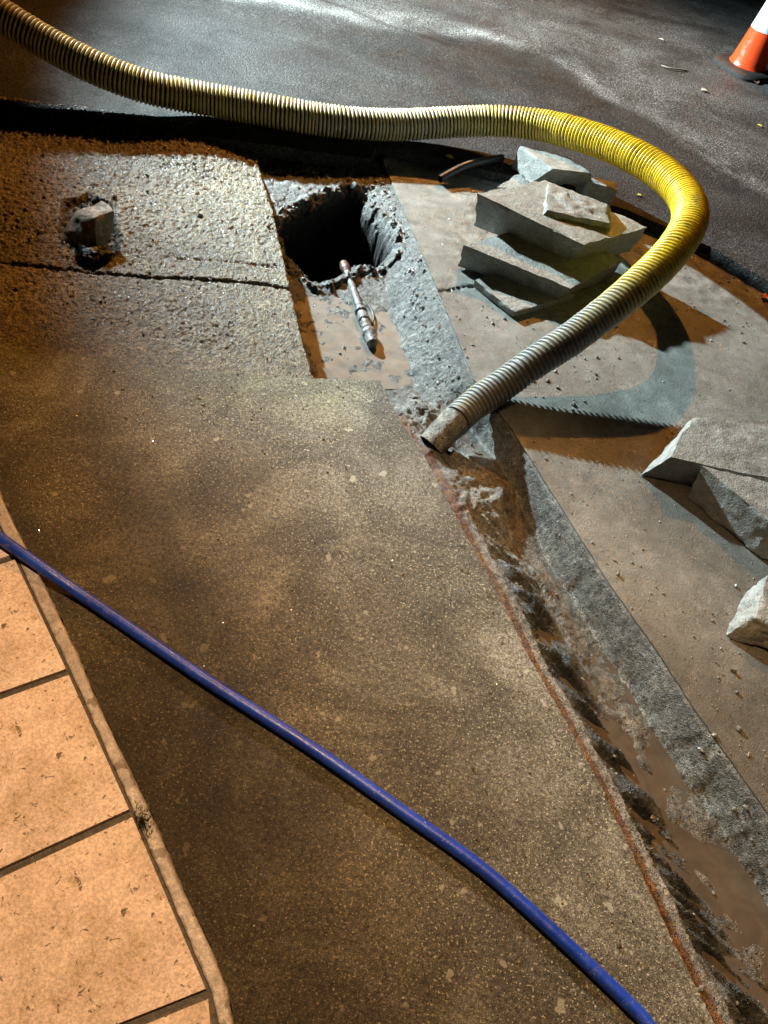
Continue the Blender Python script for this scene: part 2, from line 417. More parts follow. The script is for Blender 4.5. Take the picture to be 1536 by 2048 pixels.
def trench_c(X):
    x, y, dl, dr, dp, low = trench_parts(X)
    m = sstep(-.06, .06, low)
    wig = .012*fbm(x, y, 14, 3, 60)
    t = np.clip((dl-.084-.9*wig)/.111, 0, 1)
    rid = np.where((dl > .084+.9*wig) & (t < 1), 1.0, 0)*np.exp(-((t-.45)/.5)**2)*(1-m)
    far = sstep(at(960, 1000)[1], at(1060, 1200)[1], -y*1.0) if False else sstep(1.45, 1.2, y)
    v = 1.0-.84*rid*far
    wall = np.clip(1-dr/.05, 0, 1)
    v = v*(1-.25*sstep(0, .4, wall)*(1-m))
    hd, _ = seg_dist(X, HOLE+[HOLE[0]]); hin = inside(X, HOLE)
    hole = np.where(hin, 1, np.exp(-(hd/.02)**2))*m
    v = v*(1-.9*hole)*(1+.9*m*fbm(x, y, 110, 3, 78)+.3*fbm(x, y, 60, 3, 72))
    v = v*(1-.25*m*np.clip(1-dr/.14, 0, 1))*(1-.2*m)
    v = np.clip(v, .05, 1.5)
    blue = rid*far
    orange_shade = np.where(dl < .060+.15*wig, 1.0, 0)*(1-m)  # orange-lit shadow along the saw cut, put into the mud colour
    v = v*(1-.30*orange_shade)
    mudf = (t >= 1)*(1-m)*(wall <= 0)
    v = v*(1-.38*mudf)
    return np.stack([v*(1-.12*blue), v*(1-.02*blue-.10*mudf-.52*orange_shade), v*(1+.06*blue-.22*mudf-.82*orange_shade)], 1)
tp = ats([(485, 270), (640, 280), (745, 300), (775, 300), (775, 322), (830, 450), (887, 582), (920, 664), (956, 758), (1028, 850), (1132, 1014), (1231, 1171), (1305, 1274), (1405, 1426), (1504, 1567), (1608, 1718), (1768, 1948), (1958, 2228), (1540, 2310), (1455, 2140), (1410, 2048), (1320, 1867), (1240, 1697), (1166, 1544), (1095, 1412), (1040, 1320), (976, 1183), (908, 1065), (834, 925), (770, 830), (735, 780), (610, 775), (585, 660), (560, 575), (525, 420), (498, 335)])
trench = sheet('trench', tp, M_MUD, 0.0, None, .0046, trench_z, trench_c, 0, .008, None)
tag(trench, 'muddy excavated trench and pit floor', kind='structure')

# muddy water in the trench, slurry puddle in the pit
def mat_water(name, col, rough=.06, spec=.5):
    s = NB(name)
    c = s.mix(1, col, s.ramp(s.noise(14, 4, .6, .8), [(.3, .75), (.7, 1.2)]), 'MULTIPLY')
    return s.fin(c, s.ramp(s.noise(22, 3, .5), [(.35, rough), (.7, rough+.12)]), s.bump(s.noise(26, 3, .5, .4), .004, .25), spec)
wp = ats([(770, 830), (834, 925), (908, 1065), (976, 1183), (1040, 1320), (1095, 1412), (1166, 1544), (1240, 1697), (1320, 1867), (1410, 2048), (1455, 2140), (1540, 2310), (1900, 2228), (1720, 1948), (1570, 1718), (1466, 1567), (1370, 1426), (1270, 1274), (1195, 1171), (1095, 1014), (1000, 870), (900, 800)])
water = sheet('trench_water', wp, mat_water('muddy_water', (.085, .066, .048), .03), -.1215, None, None, ang=None)
tag(water, 'brown muddy water lying in the trench', kind='structure')
pp = ats([(596, 560), (620, 566), (650, 574), (680, 566), (705, 556), (740, 556), (790, 540), (850, 620), (900, 700), (905, 775), (760, 780), (606, 780), (570, 680)], -.149)
pud = sheet('puddle', pp, mat_water('grey_slurry', (.20, .185, .16), .45, .2), -.1465, None, None, ang=None)
tag(pud, 'pale slurry puddle around the capped pipe', kind='structure')

# subsoil far below, so that no gap opens under the slabs
me = bpy.data.meshes.new('subsoil'); me.from_pydata([(-40, -30, -.62), (40, -30, -.62), (40, 90, -.62), (-40, 90, -.62)], [], [(0, 1, 2, 3)])
tag(link('ground', me, mat_plain('dark_subsoil', (.04, .03, .022), .9, .4, 8)), kind='structure')

# ------------------------------------------------------------------ paving tiles and mortar edge
def mat_tile():
    s = NB('cream_paving_tile')
    c = s.ramp(s.noise(7, 5, .6, .7), [(.36, (.44, .35, .32)), (.5, (.55, .455, .44)), (.64, (.62, .52, .52))])
    st = s.ramp(s.noise(22, 6, .7, 1.6), [(.55, 0.0), (.66, .7)])
    c = s.mix(st, c, (.33, .25, .165))
    st = s.ramp(s.noise(6, 6, .7, 1.0), [(.58, 0.0), (.68, .6)])
    c = s.mix(st, c, (.30, .22, .13))
    sp = s.ramp(s.noise(75, 4, .6, .6), [(.63, 0.0), (.68, .95)])
    c = s.mix(sp, c, (.10, .075, .05))
    n = s.bump(s.noise(45, 5, .7, .8), .003, .45); n = s.bump(s.noise(260, 3, .6), .0015, .7, n)
    c = s.mix(1, c, s.ramp(s.noise(200, 3, .7), [(.36, .72), (.64, 1.22)]), 'MULTIPLY')
    r = s.ramp(s.noise(11, 4, .6, .5), [(.38, .42), (.62, .75)])
    return s.fin(c, r, n, .32)
M_TILE = mat_tile()
M_MORTAR = mat_ground('pale_mortar', (.20, .175, .175), (.29, .255, .26), (.37, .33, .335), 14, 45, ((70, .002, .4), (260, .001, .6)), (.35, .6), False, spots=(22, .62, (.10, .08, .06), .8), soft=.4)
M_BED = mat_plain('dark_joint_bed', (.045, .036, .027), .6, .4, 60, (120, .004, .6))
bed_poly = ats([(0, 1040), (30, 1114), (140, 1342), (266, 1624), (420, 1984), (438, 2060), (470, 2300)], Z_TILE)
floor = sheet('tiled_floor', [(p[0]+.004, p[1]) for p in bed_poly]+[(-.55, -.6), (-2.2, .3), (-1.6, 1.5)], M_BED, Z_TILE-.009, -.1, None, jit=0, edge=.05)
tag(floor, 'cream tile paving in the near left corner', kind='structure')
corners = [(-88, 878), (30.5, 1112), (138.5, 1342), (265.5, 1624), (420, 1985), (452, 2330)]
cw = [at(x, y, Z_TILE)[:2] for x, y in corners]
joint_px = [((-60, 905), (-130, 935)), ((30, 1112), (-60, 1142)), ((137, 1338), (0, 1386.5)), ((264.6, 1620.8), (100, 1696.4)), ((418.8, 1982), (248.8, 2050)), ((452, 2330), (300, 2390))]
dirs = []
for a, b in joint_px:
    A, B = at(*a, Z_TILE)[:2], at(*b, Z_TILE)[:2]; dirs.append((B-A)/np.linalg.norm(B-A))
def tile_mesh(q):
    """four-cornered paver with rounded arris, slightly uneven"""
    bm = bmesh.new()
    vs_ = [bm.verts.new((p[0], p[1], 0)) for p in q]
    f = bm.faces.new(vs_); bm.normal_update()
    if f.normal.z < 0: f.normal_flip()
    r = bmesh.ops.extrude_face_region(bm, geom=[f]); tops = [v for v in r['geom'] if isinstance(v, bmesh.types.BMVert)]
    for v in tops: v.co.z += .022
    bmesh.ops.recalc_face_normals(bm, faces=bm.faces[:])
    te = [e for e in bm.edges if all(v.co.z > .01 for v in e.verts)]
    bmesh.ops.bevel(bm, geom=te, offset=.0025, segments=2, affect='EDGES', profile=.6)
    me = bpy.data.meshes.new('tile'); bm.to_mesh(me); bm.free(); smooth(me, 50); return me
gap = .0075; tw = .43
for i in range(len(cw)-1):
    a, b = cw[i], cw[i+1]; e = (b-a)/np.linalg.norm(b-a)
    for c in range(2):
        o0, o1 = c*(tw+.012)+.0035, c*(tw+.012)+tw
        q = [a+e*gap+dirs[i]*o0, b-e*gap+dirs[i+1]*o0, b-e*gap+dirs[i+1]*o1, a+e*gap+dirs[i]*o1]
        ctr = sum(q)/4
        t = link('tile', tile_mesh([p-ctr for p in q]), M_TILE, floor)
        t.location = (ctr[0], ctr[1], Z_TILE-.022+random.uniform(-.0008, .0008))
        t.rotation_euler = (random.uniform(-.003, .003), random.uniform(-.003, .003), 0)
ML = [(-148, 760), (-88, 880), (34, 1113), (142, 1342), (269, 1624), (424, 1984), (437, 2050), (458, 2330)]
mor = ats(MORTAR_R[1:], 0.0)
mp = ats(ML, Z_TILE)
morp = mor + mp[::-1]
def mortar_z(X):
    d, _ = seg_dist(X, mor); x, y = X[:, 0], X[:, 1]
    return (Z_TILE-.002)*sstep(-.001, .0045, d)-.001+.0014*fbm(x, y, 14, 3, 80)+.0006*fbm(x, y, 120, 2, 81)
mortar = sheet('mortar_edging', morp, M_MORTAR, 0.0, -.05, .004, mortar_z, None, .0016, .008, None)
mortar.parent = floor

# ------------------------------------------------------------------ sweeps and lumps
def catmull(pts, n):
    P = np.array(pts, float); P = np.vstack([2*P[0]-P[1], P, 2*P[-1]-P[-2]]); out = []
    for i in range(1, len(P)-2):
        for k in range(n):
            t = k/n
            out.append(.5*((2*P[i])+(-P[i-1]+P[i+1])*t+(2*P[i-1]-5*P[i]+4*P[i+1]-P[i+2])*t*t+(-P[i-1]+3*P[i]-3*P[i+1]+P[i+2])*t**3))
    out.append(P[-2]); return np.array(out)
def resample(C, step):
    s = np.concatenate([[0], np.cumsum(np.linalg.norm(np.diff(C[:, :3], axis=0), axis=1))])
    u = np.linspace(0, s[-1], max(3, int(s[-1]/step)))
    return np.stack([np.interp(u, s, C[:, k]) for k in range(C.shape[1])], 1), u
def frames(C):
    T = np.gradient(C, axis=0); T /= np.linalg.norm(T, axis=1)[:, None]
    N = np.zeros_like(T); n = np.cross(T[0], [0, 0, 1]); N[0] = n/np.linalg.norm(n)
    for i in range(1, len(T)):
        n = N[i-1]-T[i]*(N[i-1]@T[i]); N[i] = n/np.linalg.norm(n)
    return T, N, np.cross(T, N)
def tube(name, C, rad, mat, parent=None, seg=16, cap=True, cols=None, rfun=None, inner=None):
    T, N, B = frames(C[:, :3]); n = len(C); rad = np.broadcast_to(rad, (n,))
    th = np.arange(seg)*2*math.pi/seg; V = []
    for i in range(n):
        for k in range(seg):
            r = rad[i]*(1 if rfun is None else rfun(i, k))
            V.append(C[i, :3]+r*(math.cos(th[k])*N[i]+math.sin(th[k])*B[i]))
    Fc = [(i*seg+k, i*seg+(k+1) % seg, (i+1)*seg+(k+1) % seg, (i+1)*seg+k) for i in range(n-1) for k in range(seg)]
    if cap: Fc += [tuple(range(seg))[::-1], tuple((n-1)*seg+k for k in range(seg))]
    me = bpy.data.meshes.new(name); me.from_pydata([tuple(v) for v in V], [], Fc); me.update()
    bm = bmesh.new(); bm.from_mesh(me); bmesh.ops.recalc_face_normals(bm, faces=bm.faces[:]); bm.to_mesh(me); bm.free()
    if cols is not None: set_color(me, np.repeat(cols, seg, axis=0))
    smooth(me, 60); return link(name, me, mat, parent)

def lump(name, corners8, mat, amp=.006, n=10, parent=None, rough=(1, 1, 1, 1, 1, 1), freq=22, seed=0, ang=32):
    """six-sided broken block from corners: 0-3 top ring, 4-7 bottom ring; faces subdivided and chipped"""
    Q = [np.asarray(c, float) for c in corners8]
    ctr = sum(Q)/8; base = np.array([ctr[0], ctr[1], min(q[2] for q in Q)])
    quads = [(0, 1, 2, 3), (7, 6, 5, 4), (0, 4, 5, 1), (1, 5, 6, 2), (2, 6, 7, 3), (3, 7, 4, 0)]
    bm = bmesh.new()
    for fi, qd in enumerate(quads):
        a, b, c, d = [Q[i] for i in qd]
        g = []
        nrm = np.cross(b-a, d-a); nrm /= np.linalg.norm(nrm)+1e-9
        if nrm@((a+b+c+d)/4-ctr) < 0: nrm = -nrm
        for i in range(n+1):
            row = []
            for j in range(n+1):
                u, v = i/n, j/n
                p = (a*(1-u)+b*u)*(1-v)+(d*(1-u)+c*u)*v
                w = min(1, 5*min(u, 1-u, v, 1-v)*1.0)
                pv = Vector(p*freq)+Vector((seed*7.1, seed*3.3, seed))
                ns = mnoise.noise(pv)*.6+mnoise.noise(pv*2.3)*.35+mnoise.noise(pv*5)*.2
                e3 = mnoise.noise_vector(pv*1.7)
                # crumbled arrises pull inwards
                edge_in = (1-w)**2*max(0, mnoise.noise(pv*.9)+.35*mnoise.noise(pv*3)+.2)*max(amp, .007)*1.7
                dirc = (ctr-p)/np.linalg.norm(ctr-p)
                q = p+nrm*ns*amp*rough[fi]*w+np.array(e3)*amp*.16+dirc*edge_in
                row.append(bm.verts.new(tuple(q-base)))
            g.append(row)
        for i in range(n):
            for j in range(n): bm.faces.new((g[i][j], g[i+1][j], g[i+1][j+1], g[i][j+1]))
    bmesh.ops.remove_doubles(bm, verts=bm.verts[:], dist=1e-5)
    bmesh.ops.recalc_face_normals(bm, faces=bm.faces[:])
    me = bpy.data.meshes.new(name); bm.to_mesh(me); bm.free(); smooth(me, ang)
    o = link(name, me, mat, parent); o.location = base
    return o
def blk(tops, bots): return [at(*p) for p in tops]+[at(*p) for p in bots]

# ------------------------------------------------------------------ the yellow suction hose
hp = [(915, 838, .004), (950, 808, .018), (1010, 767, .056), (1050, 738, .086), (1100, 705, .118), (1150, 672, .150), (1250, 594, .225), (1330, 520, .288), (1372, 462, .318), (1380, 425, .316), (1367, 390, .304), (1331, 352, .296), (1275, 316, .284), (1200, 283, .255), (1100, 254, .210), (1000, 243, .168), (900, 245, .132), (800, 250, .108), (700, 246, .102), (600, 233, .102), (500, 214, .106), (400, 197, .112), (300, 176, .135), (200, 140, .166), (100, 90, .212), (0, 30, .27), (-110, -35, .33), (-240, -110, .40)]
HC = catmull([(*at(*p), .0) for p in hp], 14)[:, :3]
HC, HS = resample(HC, .006)
L = HS[-1]
def hose_rad(s): return .0465+.0115*sstep(.15, 1.2, s)
s_mud = 1-sstep(.05, .95, HS)            # mud near the nozzle
def hose_cols(S, z_up):
    n = fbm(S, z_up*3, 9, 3, 90)
    mud = np.clip(1-sstep(.42, 1.02, S)+.5*n*(S < 1.25), 0, 1)
    dust = np.exp(-((S-2.75)/.45)**2)*.75
    yel = np.array([.78, .55, .03]); m = np.array([.235, .235, .222]); d = np.array([.68, .62, .45]); old = np.array([.66, .50, .16])
    k = sstep(2.3, 3.2, S)[:, None]
    c = yel*(1-k)+old*k
    c = c*(1-dust[:, None])+d*dust[:, None]
    return c*(1-mud[:, None])+m*mud[:, None]
def mat_hose(name, rough, dirt):
    s = NB(name)
    c = s.attr()
    f = s.ramp(s.noise(30, 5, .7, .6), [(.52, 0.0), (.68, dirt)])
    c = s.mix(f, c, (.09, .08, .065))
    g = s.ramp(s.noise(160, 3, .6), [(.3, .8), (.7, 1.15)])
    c = s.mix(1, c, g, 'MULTIPLY')
    return s.fin(c, s.ramp(s.noise(60, 3), [(.3, rough), (.7, rough+.25)]), s.bump(s.noise(220, 3), .002, .5), .5)
M_RIB = mat_hose('yellow_plastic_rib', .25, .55)
M_WALL = mat_hose('dark_hose_wall', .35, .6)
hose = empty('suction_hose', tuple(at(860, 890, 0)))
tag(hose, 'thick ribbed yellow suction hose looping up from the trench', 'hose')
HO = np.array(hose.location)
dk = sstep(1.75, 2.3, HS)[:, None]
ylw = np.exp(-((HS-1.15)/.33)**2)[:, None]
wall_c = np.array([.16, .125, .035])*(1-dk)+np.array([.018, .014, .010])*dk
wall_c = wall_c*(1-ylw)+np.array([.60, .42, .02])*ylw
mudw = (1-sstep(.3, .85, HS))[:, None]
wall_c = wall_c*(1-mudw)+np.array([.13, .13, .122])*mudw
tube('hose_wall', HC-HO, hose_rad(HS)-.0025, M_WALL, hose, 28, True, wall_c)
# helical rib
PITCHH = .0155; nper = 26
Tt, Nn, Bb = frames(HC)
turns = L/PITCHH; th = np.linspace(0, turns*2*math.pi, int(turns*nper)); sv = th/(2*math.pi)*PITCHH; sv = np.clip(sv+.0035*np.sin(sv*19)+.0012*np.sin(sv*71), 0, L)
ip = lambda A: np.stack([np.interp(sv, HS, A[:, k]) for k in range(3)], 1)
cc, tt, nn_, bb = ip(HC), ip(Tt), ip(Nn), ip(Bb)
rad_dir = np.cos(th)[:, None]*nn_+np.sin(th)[:, None]*bb
rr = hose_rad(sv)-.0035*(1-sstep(.02, .14, sv))+.0009*np.sin(sv*37)*np.sin(th*.13)+.0006*vnoise(sv*55, th*.4, 6)
prof = [(-.0047, -.0030), (-.0043, .0008), (-.0022, .0033), (0, .0040), (.0022, .0033), (.0043, .0008), (.0047, -.0030)]
V = []
for i in range(len(th)):
    for a, h in prof: V.append(cc[i]+rad_dir[i]*(rr[i]+h)+tt[i]*a-HO)
k = len(prof)
Fc = [(i*k+j, i*k+j+1, (i+1)*k+j+1, (i+1)*k+j) for i in range(len(th)-1) for j in range(k-1)]
me = bpy.data.meshes.new('spiral_rib'); me.from_pydata([tuple(v) for v in V], [], Fc); me.update()
bm = bmesh.new(); bm.from_mesh(me); bmesh.ops.recalc_face_normals(bm, faces=bm.faces[:]); bm.to_mesh(me); bm.free()
set_color(me, np.repeat(hose_cols(sv, rad_dir[:, 2]), k, axis=0)); smooth(me)
link('spiral_rib', me, M_RIB, hose)
# mud-caked nozzle
NC = catmull([at(948, 810, .020), at(920, 834, -.002), at(890, 862, -.030), at(862, 892, -.062)], 14)
NC, NS = resample(NC, .004)
nr = .0405+.0068*sstep(0, .05, NS)-.004*sstep(.06, .16, NS)
rf = lambda i, k: 1+.035*mnoise.noise(Vector((NS[i]*40, k*.7, 3)))+.02*mnoise.noise(Vector((NS[i]*140, k*1.9, 9)))
nz = tube('nozzle', NC-HO, nr, M_MUD, hose, 28, False, np.tile(np.array([[1.5, 1.5, 1.45]]), (len(NC), 1)), rf)
inn = tube('nozzle_bore', NC[-14:]-HO, nr[-14:]*.86, mat_plain('bore_black', (.015, .015, .015), .6), hose, 20, False)

# ------------------------------------------------------------------ blue water pipe
bpts = [(-180, 945), (-80, 1018), (0, 1076), (88, 1138), (182, 1203), (400, 1352), (620, 1494), (800, 1620), (962, 1736), (1107, 1864), (1252, 2002), (1300, 2054), (1400, 2190)]
BZ = [.045, .045, .045, .036, .0155] + [.0133]*8
BC = catmull([(*at(x, y, z), 0) for (x, y), z in zip(bpts, BZ)], 16)[:, :3]
BC, BS = resample(BC, .01)
def mat_blue():
    s = NB('blue_polyethylene')
    c = s.ramp(s.noise(12, 4, .6), [(.36, (.006, .034, .33)), (.64, (.012, .06, .50))])
    f = s.ramp(s.noise(55, 5, .7, 1.0), [(.58, 0.0), (.70, .55)]); c = s.mix(f, c, (.17, .15, .20))
    f = s.ramp(s.noise(130, 3, .6), [(.69, 0.0), (.73, .8)]); c = s.mix(f, c, (.5, .48, .55))
    return s.fin(c, s.ramp(s.noise(70, 3), [(.3, .28), (.7, .5)]), s.bump(s.noise(160, 3), .002, .35), .5)
o0 = np.array([*at(629, 1497)[:2], 0])
pipe = tube('water_pipe', BC-o0, .0130, mat_blue(), None, 20, True)
pipe.location = o0
tag(pipe, 'thin blue plastic water pipe lying across the brown slab', 'pipe')

# ------------------------------------------------------------------ stack of concrete pieces
def blkv(tops, drops, skew=((0, 0), (0, 0), (0, 0), (0, 0))):
    """slab with near-vertical sides: top corners from the photo, bottom corners straight below plus a small skew"""
    T = [at(*p) for p in tops]
    B = [np.array([t[0]+k[0], t[1]+k[1], t[2]-d]) for t, d, k in zip(T, drops, skew)]
    return T+B
g = 'cut concrete pieces stacked beside the hose'
o = lump('concrete_block', blkv([(954, 386, .206), (1089, 358, .206), (1297, 455, .182), (1168, 490, .178)], (.122, .115, .11, .115), ((.02, .0), (0, -.01), (-.025, .0), (-.03, .03))), M_CONC, .006, 20, None, (.2, 1, .5, .5, .5, 1.0), 26, 1)
tag(o, 'grey concrete block at the top of the stack, under the crumpled chunk', 'concrete block', g)
o = lump('concrete_block', blkv([(927, 490, .106), (1075, 448, .104), (1249, 519, .094), (1141, 577, .086)], (.098, .098, .09, .083), ((.0, .02), (0, 0), (-.02, 0), (-.03, .02))), M_CONC, .006, 20, None, (.25, 1, .6, .6, .6, 1.0), 24, 2)
tag(o, 'grey concrete block in the middle of the stack with dark front face', 'concrete block', g)
o = lump('concrete_block', blkv([(950, 560, .030), (1040, 530, .030), (1150, 590, .026), (1030, 625, .026)], (.029, .029, .025, .025), ((.0, .0), (0, 0), (0, 0), (.0, .0))), M_CONC, .006, 14, None, (.5, 1, 1, 1, 1, 1), 30, 3)
tag(o, 'small dark concrete block at the bottom of the stack', 'concrete block', g)
o = lump('concrete_chunk', blk([(1096, 364, .224), (1216, 408, .226), (1219, 446, .208), (1092, 420, .208)],
                              [(1092, 374, .192), (1222, 420, .186), (1220, 459, .184), (1084, 432, .190)]), M_CONC, .010, 22, None, (1.3, .5, 1.2, 1.2, 1.2, 1.2), 24, 4)
tag(o, 'crumpled flat concrete chunk lying on the topmost block', 'concrete chunk', g)
o = lump('concrete_block', blk([(1040, 291, .150), (1140, 316, .150), (1182, 346, .185), (1106, 337, .205)],
                              [(1020, 336, .042), (1130, 350, .042), (1186, 374, .082), (1062, 366, .085)]), M_CONC, .007, 16, None, (1.3, 1, .5, 1, 1, .4), 26, 5)
tag(o, 'pale concrete block with a bright broken face leaning behind the stack', 'concrete block', g)
o = lump('concrete_block', blkv([(1165, 343, .135), (1234, 366, .13), (1236, 380, .13), (1176, 362, .13)], (.09, .085, .085, .09)), M_CONC, .006, 14, None, (1, 1, .8, 1, .8, .8), 26, 6)
tag(o, 'narrow concrete block behind the stack, nearest the yellow hose', 'concrete block', g)
o = lump('concrete_block', blkv([(995, 374, .06), (1030, 349, .065), (1110, 350, .07), (1090, 385, .065)], (.058, .063, .068, .063)), M_CONC, .006, 14, None, (.8, 1, 1, 1, 1, 1), 26, 7)
tag(o, 'low concrete block peeping out left of the stack, by the black pipe', 'concrete block', g)
# ------------------------------------------------------------------ broken slabs on the right
g = 'broken concrete slabs at the right edge'
o = lump('broken_slab', blkv([(1384, 830, .105), (1640, 858, .105), (1690, 990, .10), (1338, 914, .10)], (.102, .102, .097, .098), ((-.02, -.02), (0, 0), (0, 0), (-.045, .0))), M_CONC, .008, 24, None, (.8, 1, .8, .8, .3, 1.0), 18, 8)
tag(o, 'broken concrete slab with a black shaded front, uppermost at right', 'concrete slab', g)
o = lump('broken_slab', blkv([(1405, 932, .105), (1640, 985, .105), (1720, 1150, .10), (1536, 1040, .10)], (.102, .102, .098, .098), ((.0, -.03), (0, 0), (0, 0), (.01, -.05))), M_CONC, .006, 24, None, (.5, 1, .6, .6, .5, .5), 20, 9)
tag(o, 'broken concrete slab with a long grey side, middle one at right', 'concrete slab', g)
o = lump('broken_slab', blkv([(1536, 1150, .075), (1720, 1190, .075), (1780, 1350, .07), (1506, 1236, .068)], (.073, .073, .068, .066), ((-.02, -.01), (0, 0), (0, 0), (-.05, -.03))), M_CONC, .012, 22, None, (.7, 1, 1.2, 1.2, 1.2, 1.4), 24, 10)
tag(o, 'rough edged concrete slab, lowest of those at right', 'concrete slab', g)
# ------------------------------------------------------------------ lone chunk on the left
o = lump('concrete_chunk', blk([(150, 424, .052), (205, 399, .085), (228, 420, .080), (186, 436, .082)],
                            [(118, 478, .0), (200, 450, -.01), (226, 478, .0), (196, 503, -.008)]), M_TAN, .007, 14, None, (1, 1, 1.3, .5, .35, 1.3), 36, 11)
tag(o, 'lone concrete chunk standing in a broken patch left of the pit', 'concrete chunk')
M_TAR = mat_plain('black_tar', (.02, .019, .018), .35, .4, 60, (140, .006, .8))
o = lump('tar_lump', blk([(160, 498, .012), (200, 490, .014), (224, 505, .01), (185, 512, .012)],
                            [(148, 518, -.02), (195, 500, -.02), (232, 520, -.02), (190, 540, -.02)]), M_TAR, .010, 10, None, (1.5,)*6, 60, 12)
tag(o, 'black lump of tar in front of the lone chunk', 'tar lump')

# ------------------------------------------------------------------ black pipe offcut on the road edge
KC = catmull([at(880, 358, .024), at(905, 344, .038), (at(935, 330, .055)), at(968, 322, .060), at(1004, 316, .058)], 10)
KC, KS = resample(KC, .008); k0 = np.array([*KC[len(KC)//2][:2], 0])
kp = empty('black_pipe', tuple(k0)); tag(kp, 'short black plastic pipe offcut left of the stacked blocks', 'pipe')
MK = mat_plain('black_plastic', (.022, .022, .024), .4, .3, 40, (120, .002, .5))
tube('pipe_body', KC-k0, .0155, MK, kp, 18, False)
tube('pipe_bore', (KC[::-1]-k0), .0125, mat_plain('pipe_inside', (.012, .012, .012), .7), kp, 14, False)
# ------------------------------------------------------------------ capped metal pipe in the pit
PC = [at(690, 535, -.130), at(712, 600, -.130), at(730, 644, -.130), at(746, 690, -.130)]
p0 = np.array([*PC[1][:2], -.148]); mpipe = empty('metal_pipe', tuple(p0)); tag(mpipe, 'capped grey metal pipe lying in the pit puddle', 'pipe')
MS = mat_plain('muddy_steel', (.17, .168, .155), .38, .45, 50, (70, .008, .9), .5, .0, (40, .5, (.09, .086, .078)))
MRU = mat_plain('rusty_steel', (.085, .035, .018), .5, .4, 60, (120, .004, .6))
A0, A1 = np.array(PC[0]), np.array(PC[3]); ax = (A1-A0); LL = np.linalg.norm(ax)
def rod(nm, t0, t1, prof, mat, seg=18):
    n = 26; ts = np.linspace(0, 1, n); Cc = A0+ax*(t0+(t1-t0)*ts)[:, None]
    rads = np.interp(ts, [a for a, _ in prof], [b for _, b in prof])
    return tube(nm, Cc-p0, rads, mat, mpipe, seg, True)
rod('pipe_barrel', 0, .62, [(0, .014), (1, .014)], MS)
rod('rusty_end', -.06, .07, [(0, .015), (.3, .019), (.7, .019), (1, .015)], MRU)
rod('coupling', .56, .72, [(0, .016), (.08, .023), (.25, .023), (.3, .018), (.45, .018), (.5, .022), (.9, .022), (1, .017)], MS, 12)
rod('nut', .70, .82, [(0, .016), (.1, .019), (.9, .019), (1, .016)], MS, 6)
cp = rod('end_cap', .82, 1.0, [(0, .016), (.06, .024), (.25, .025), (.45, .021), (.9, .020), (1, .012)], MS, 16)
WC = catmull([at(702, 556, -.136), at(722, 590, -.138), at(742, 618, -.138), at(747, 640, -.136), at(735, 652, -.130)], 8)
tube('wire', WC-p0, .0035, mat_plain('dark_wire', (.05, .04, .035), .5), mpipe, 8, True)

# ------------------------------------------------------------------ traffic cone
cb = at(1497, 128, Z_ROAD+.03); cone = empty('traffic_cone', (cb[0], cb[1], Z_ROAD))
tag(cone, 'orange traffic cone with white reflective sleeve on the road', 'traffic cone')
def lathe(name, prof, mat, parent, seg=40):
    V = [(r*math.cos(2*math.pi*k/seg), r*math.sin(2*math.pi*k/seg), z) for r, z in prof for k in range(seg)]
    n = len(prof); Fc = [(i*seg+k, i*seg+(k+1) % seg, (i+1)*seg+(k+1) % seg, (i+1)*seg+k) for i in range(n-1) for k in range(seg)]
    me = bpy.data.meshes.new(name); me.from_pydata(V, [], Fc); me.update(); smooth(me, 50); return link(name, me, mat, parent)
M_OR = mat_plain('cone_orange', (.80, .075, .018), .28, .12, 20, None, .5, 0, (14, .62, (.45, .06, .03)))
M_SL = mat_plain('reflective_white', (.74, .74, .78), .3, .12, 60, (150, .002, .6))
M_RB = mat_plain('black_rubber', (.022, .021, .02), .6, .4, 30, (60, .004, .5))
lathe('cone_body', [(.119, .026), (.113, .036), (.108, .05), (.084, .21), (.060, .37), (.041, .50), (.034, .53), (.030, .545), (.022, .547), (.020, .50)], M_OR, cone)
lathe('sleeve', [(.0855, .215), (.0838, .2151), (.0630, .372), (.0615, .3721)][::1], M_SL, cone)
bm = bmesh.new()
ring = []
for k in range(40):
    a = 2*math.pi*k/40; e = 4.5
    r = .172/((abs(math.cos(a))**e+abs(math.sin(a))**e)**(1/e)); ring.append((r*math.cos(a), r*math.sin(a)))
lay = [(1.0, 0), (1.0, .014), (.96, .022), (.72, .030), (.0, .030)]
rows = [[bm.verts.new((x*s_, y*s_, z)) for x, y in ring] for s_, z in lay[:-1]]
for r0, r1 in zip(rows[:-1], rows[1:]):
    for k in range(40): bm.faces.new((r0[k], r0[(k+1) % 40], r1[(k+1) % 40], r1[k]))
bm.faces.new(rows[-1]); me = bpy.data.meshes.new('base'); bm.to_mesh(me); bm.free(); smooth(me, 40)
bo = link('base', me, M_RB, cone); bo.rotation_euler = (0, 0, math.radians(38))

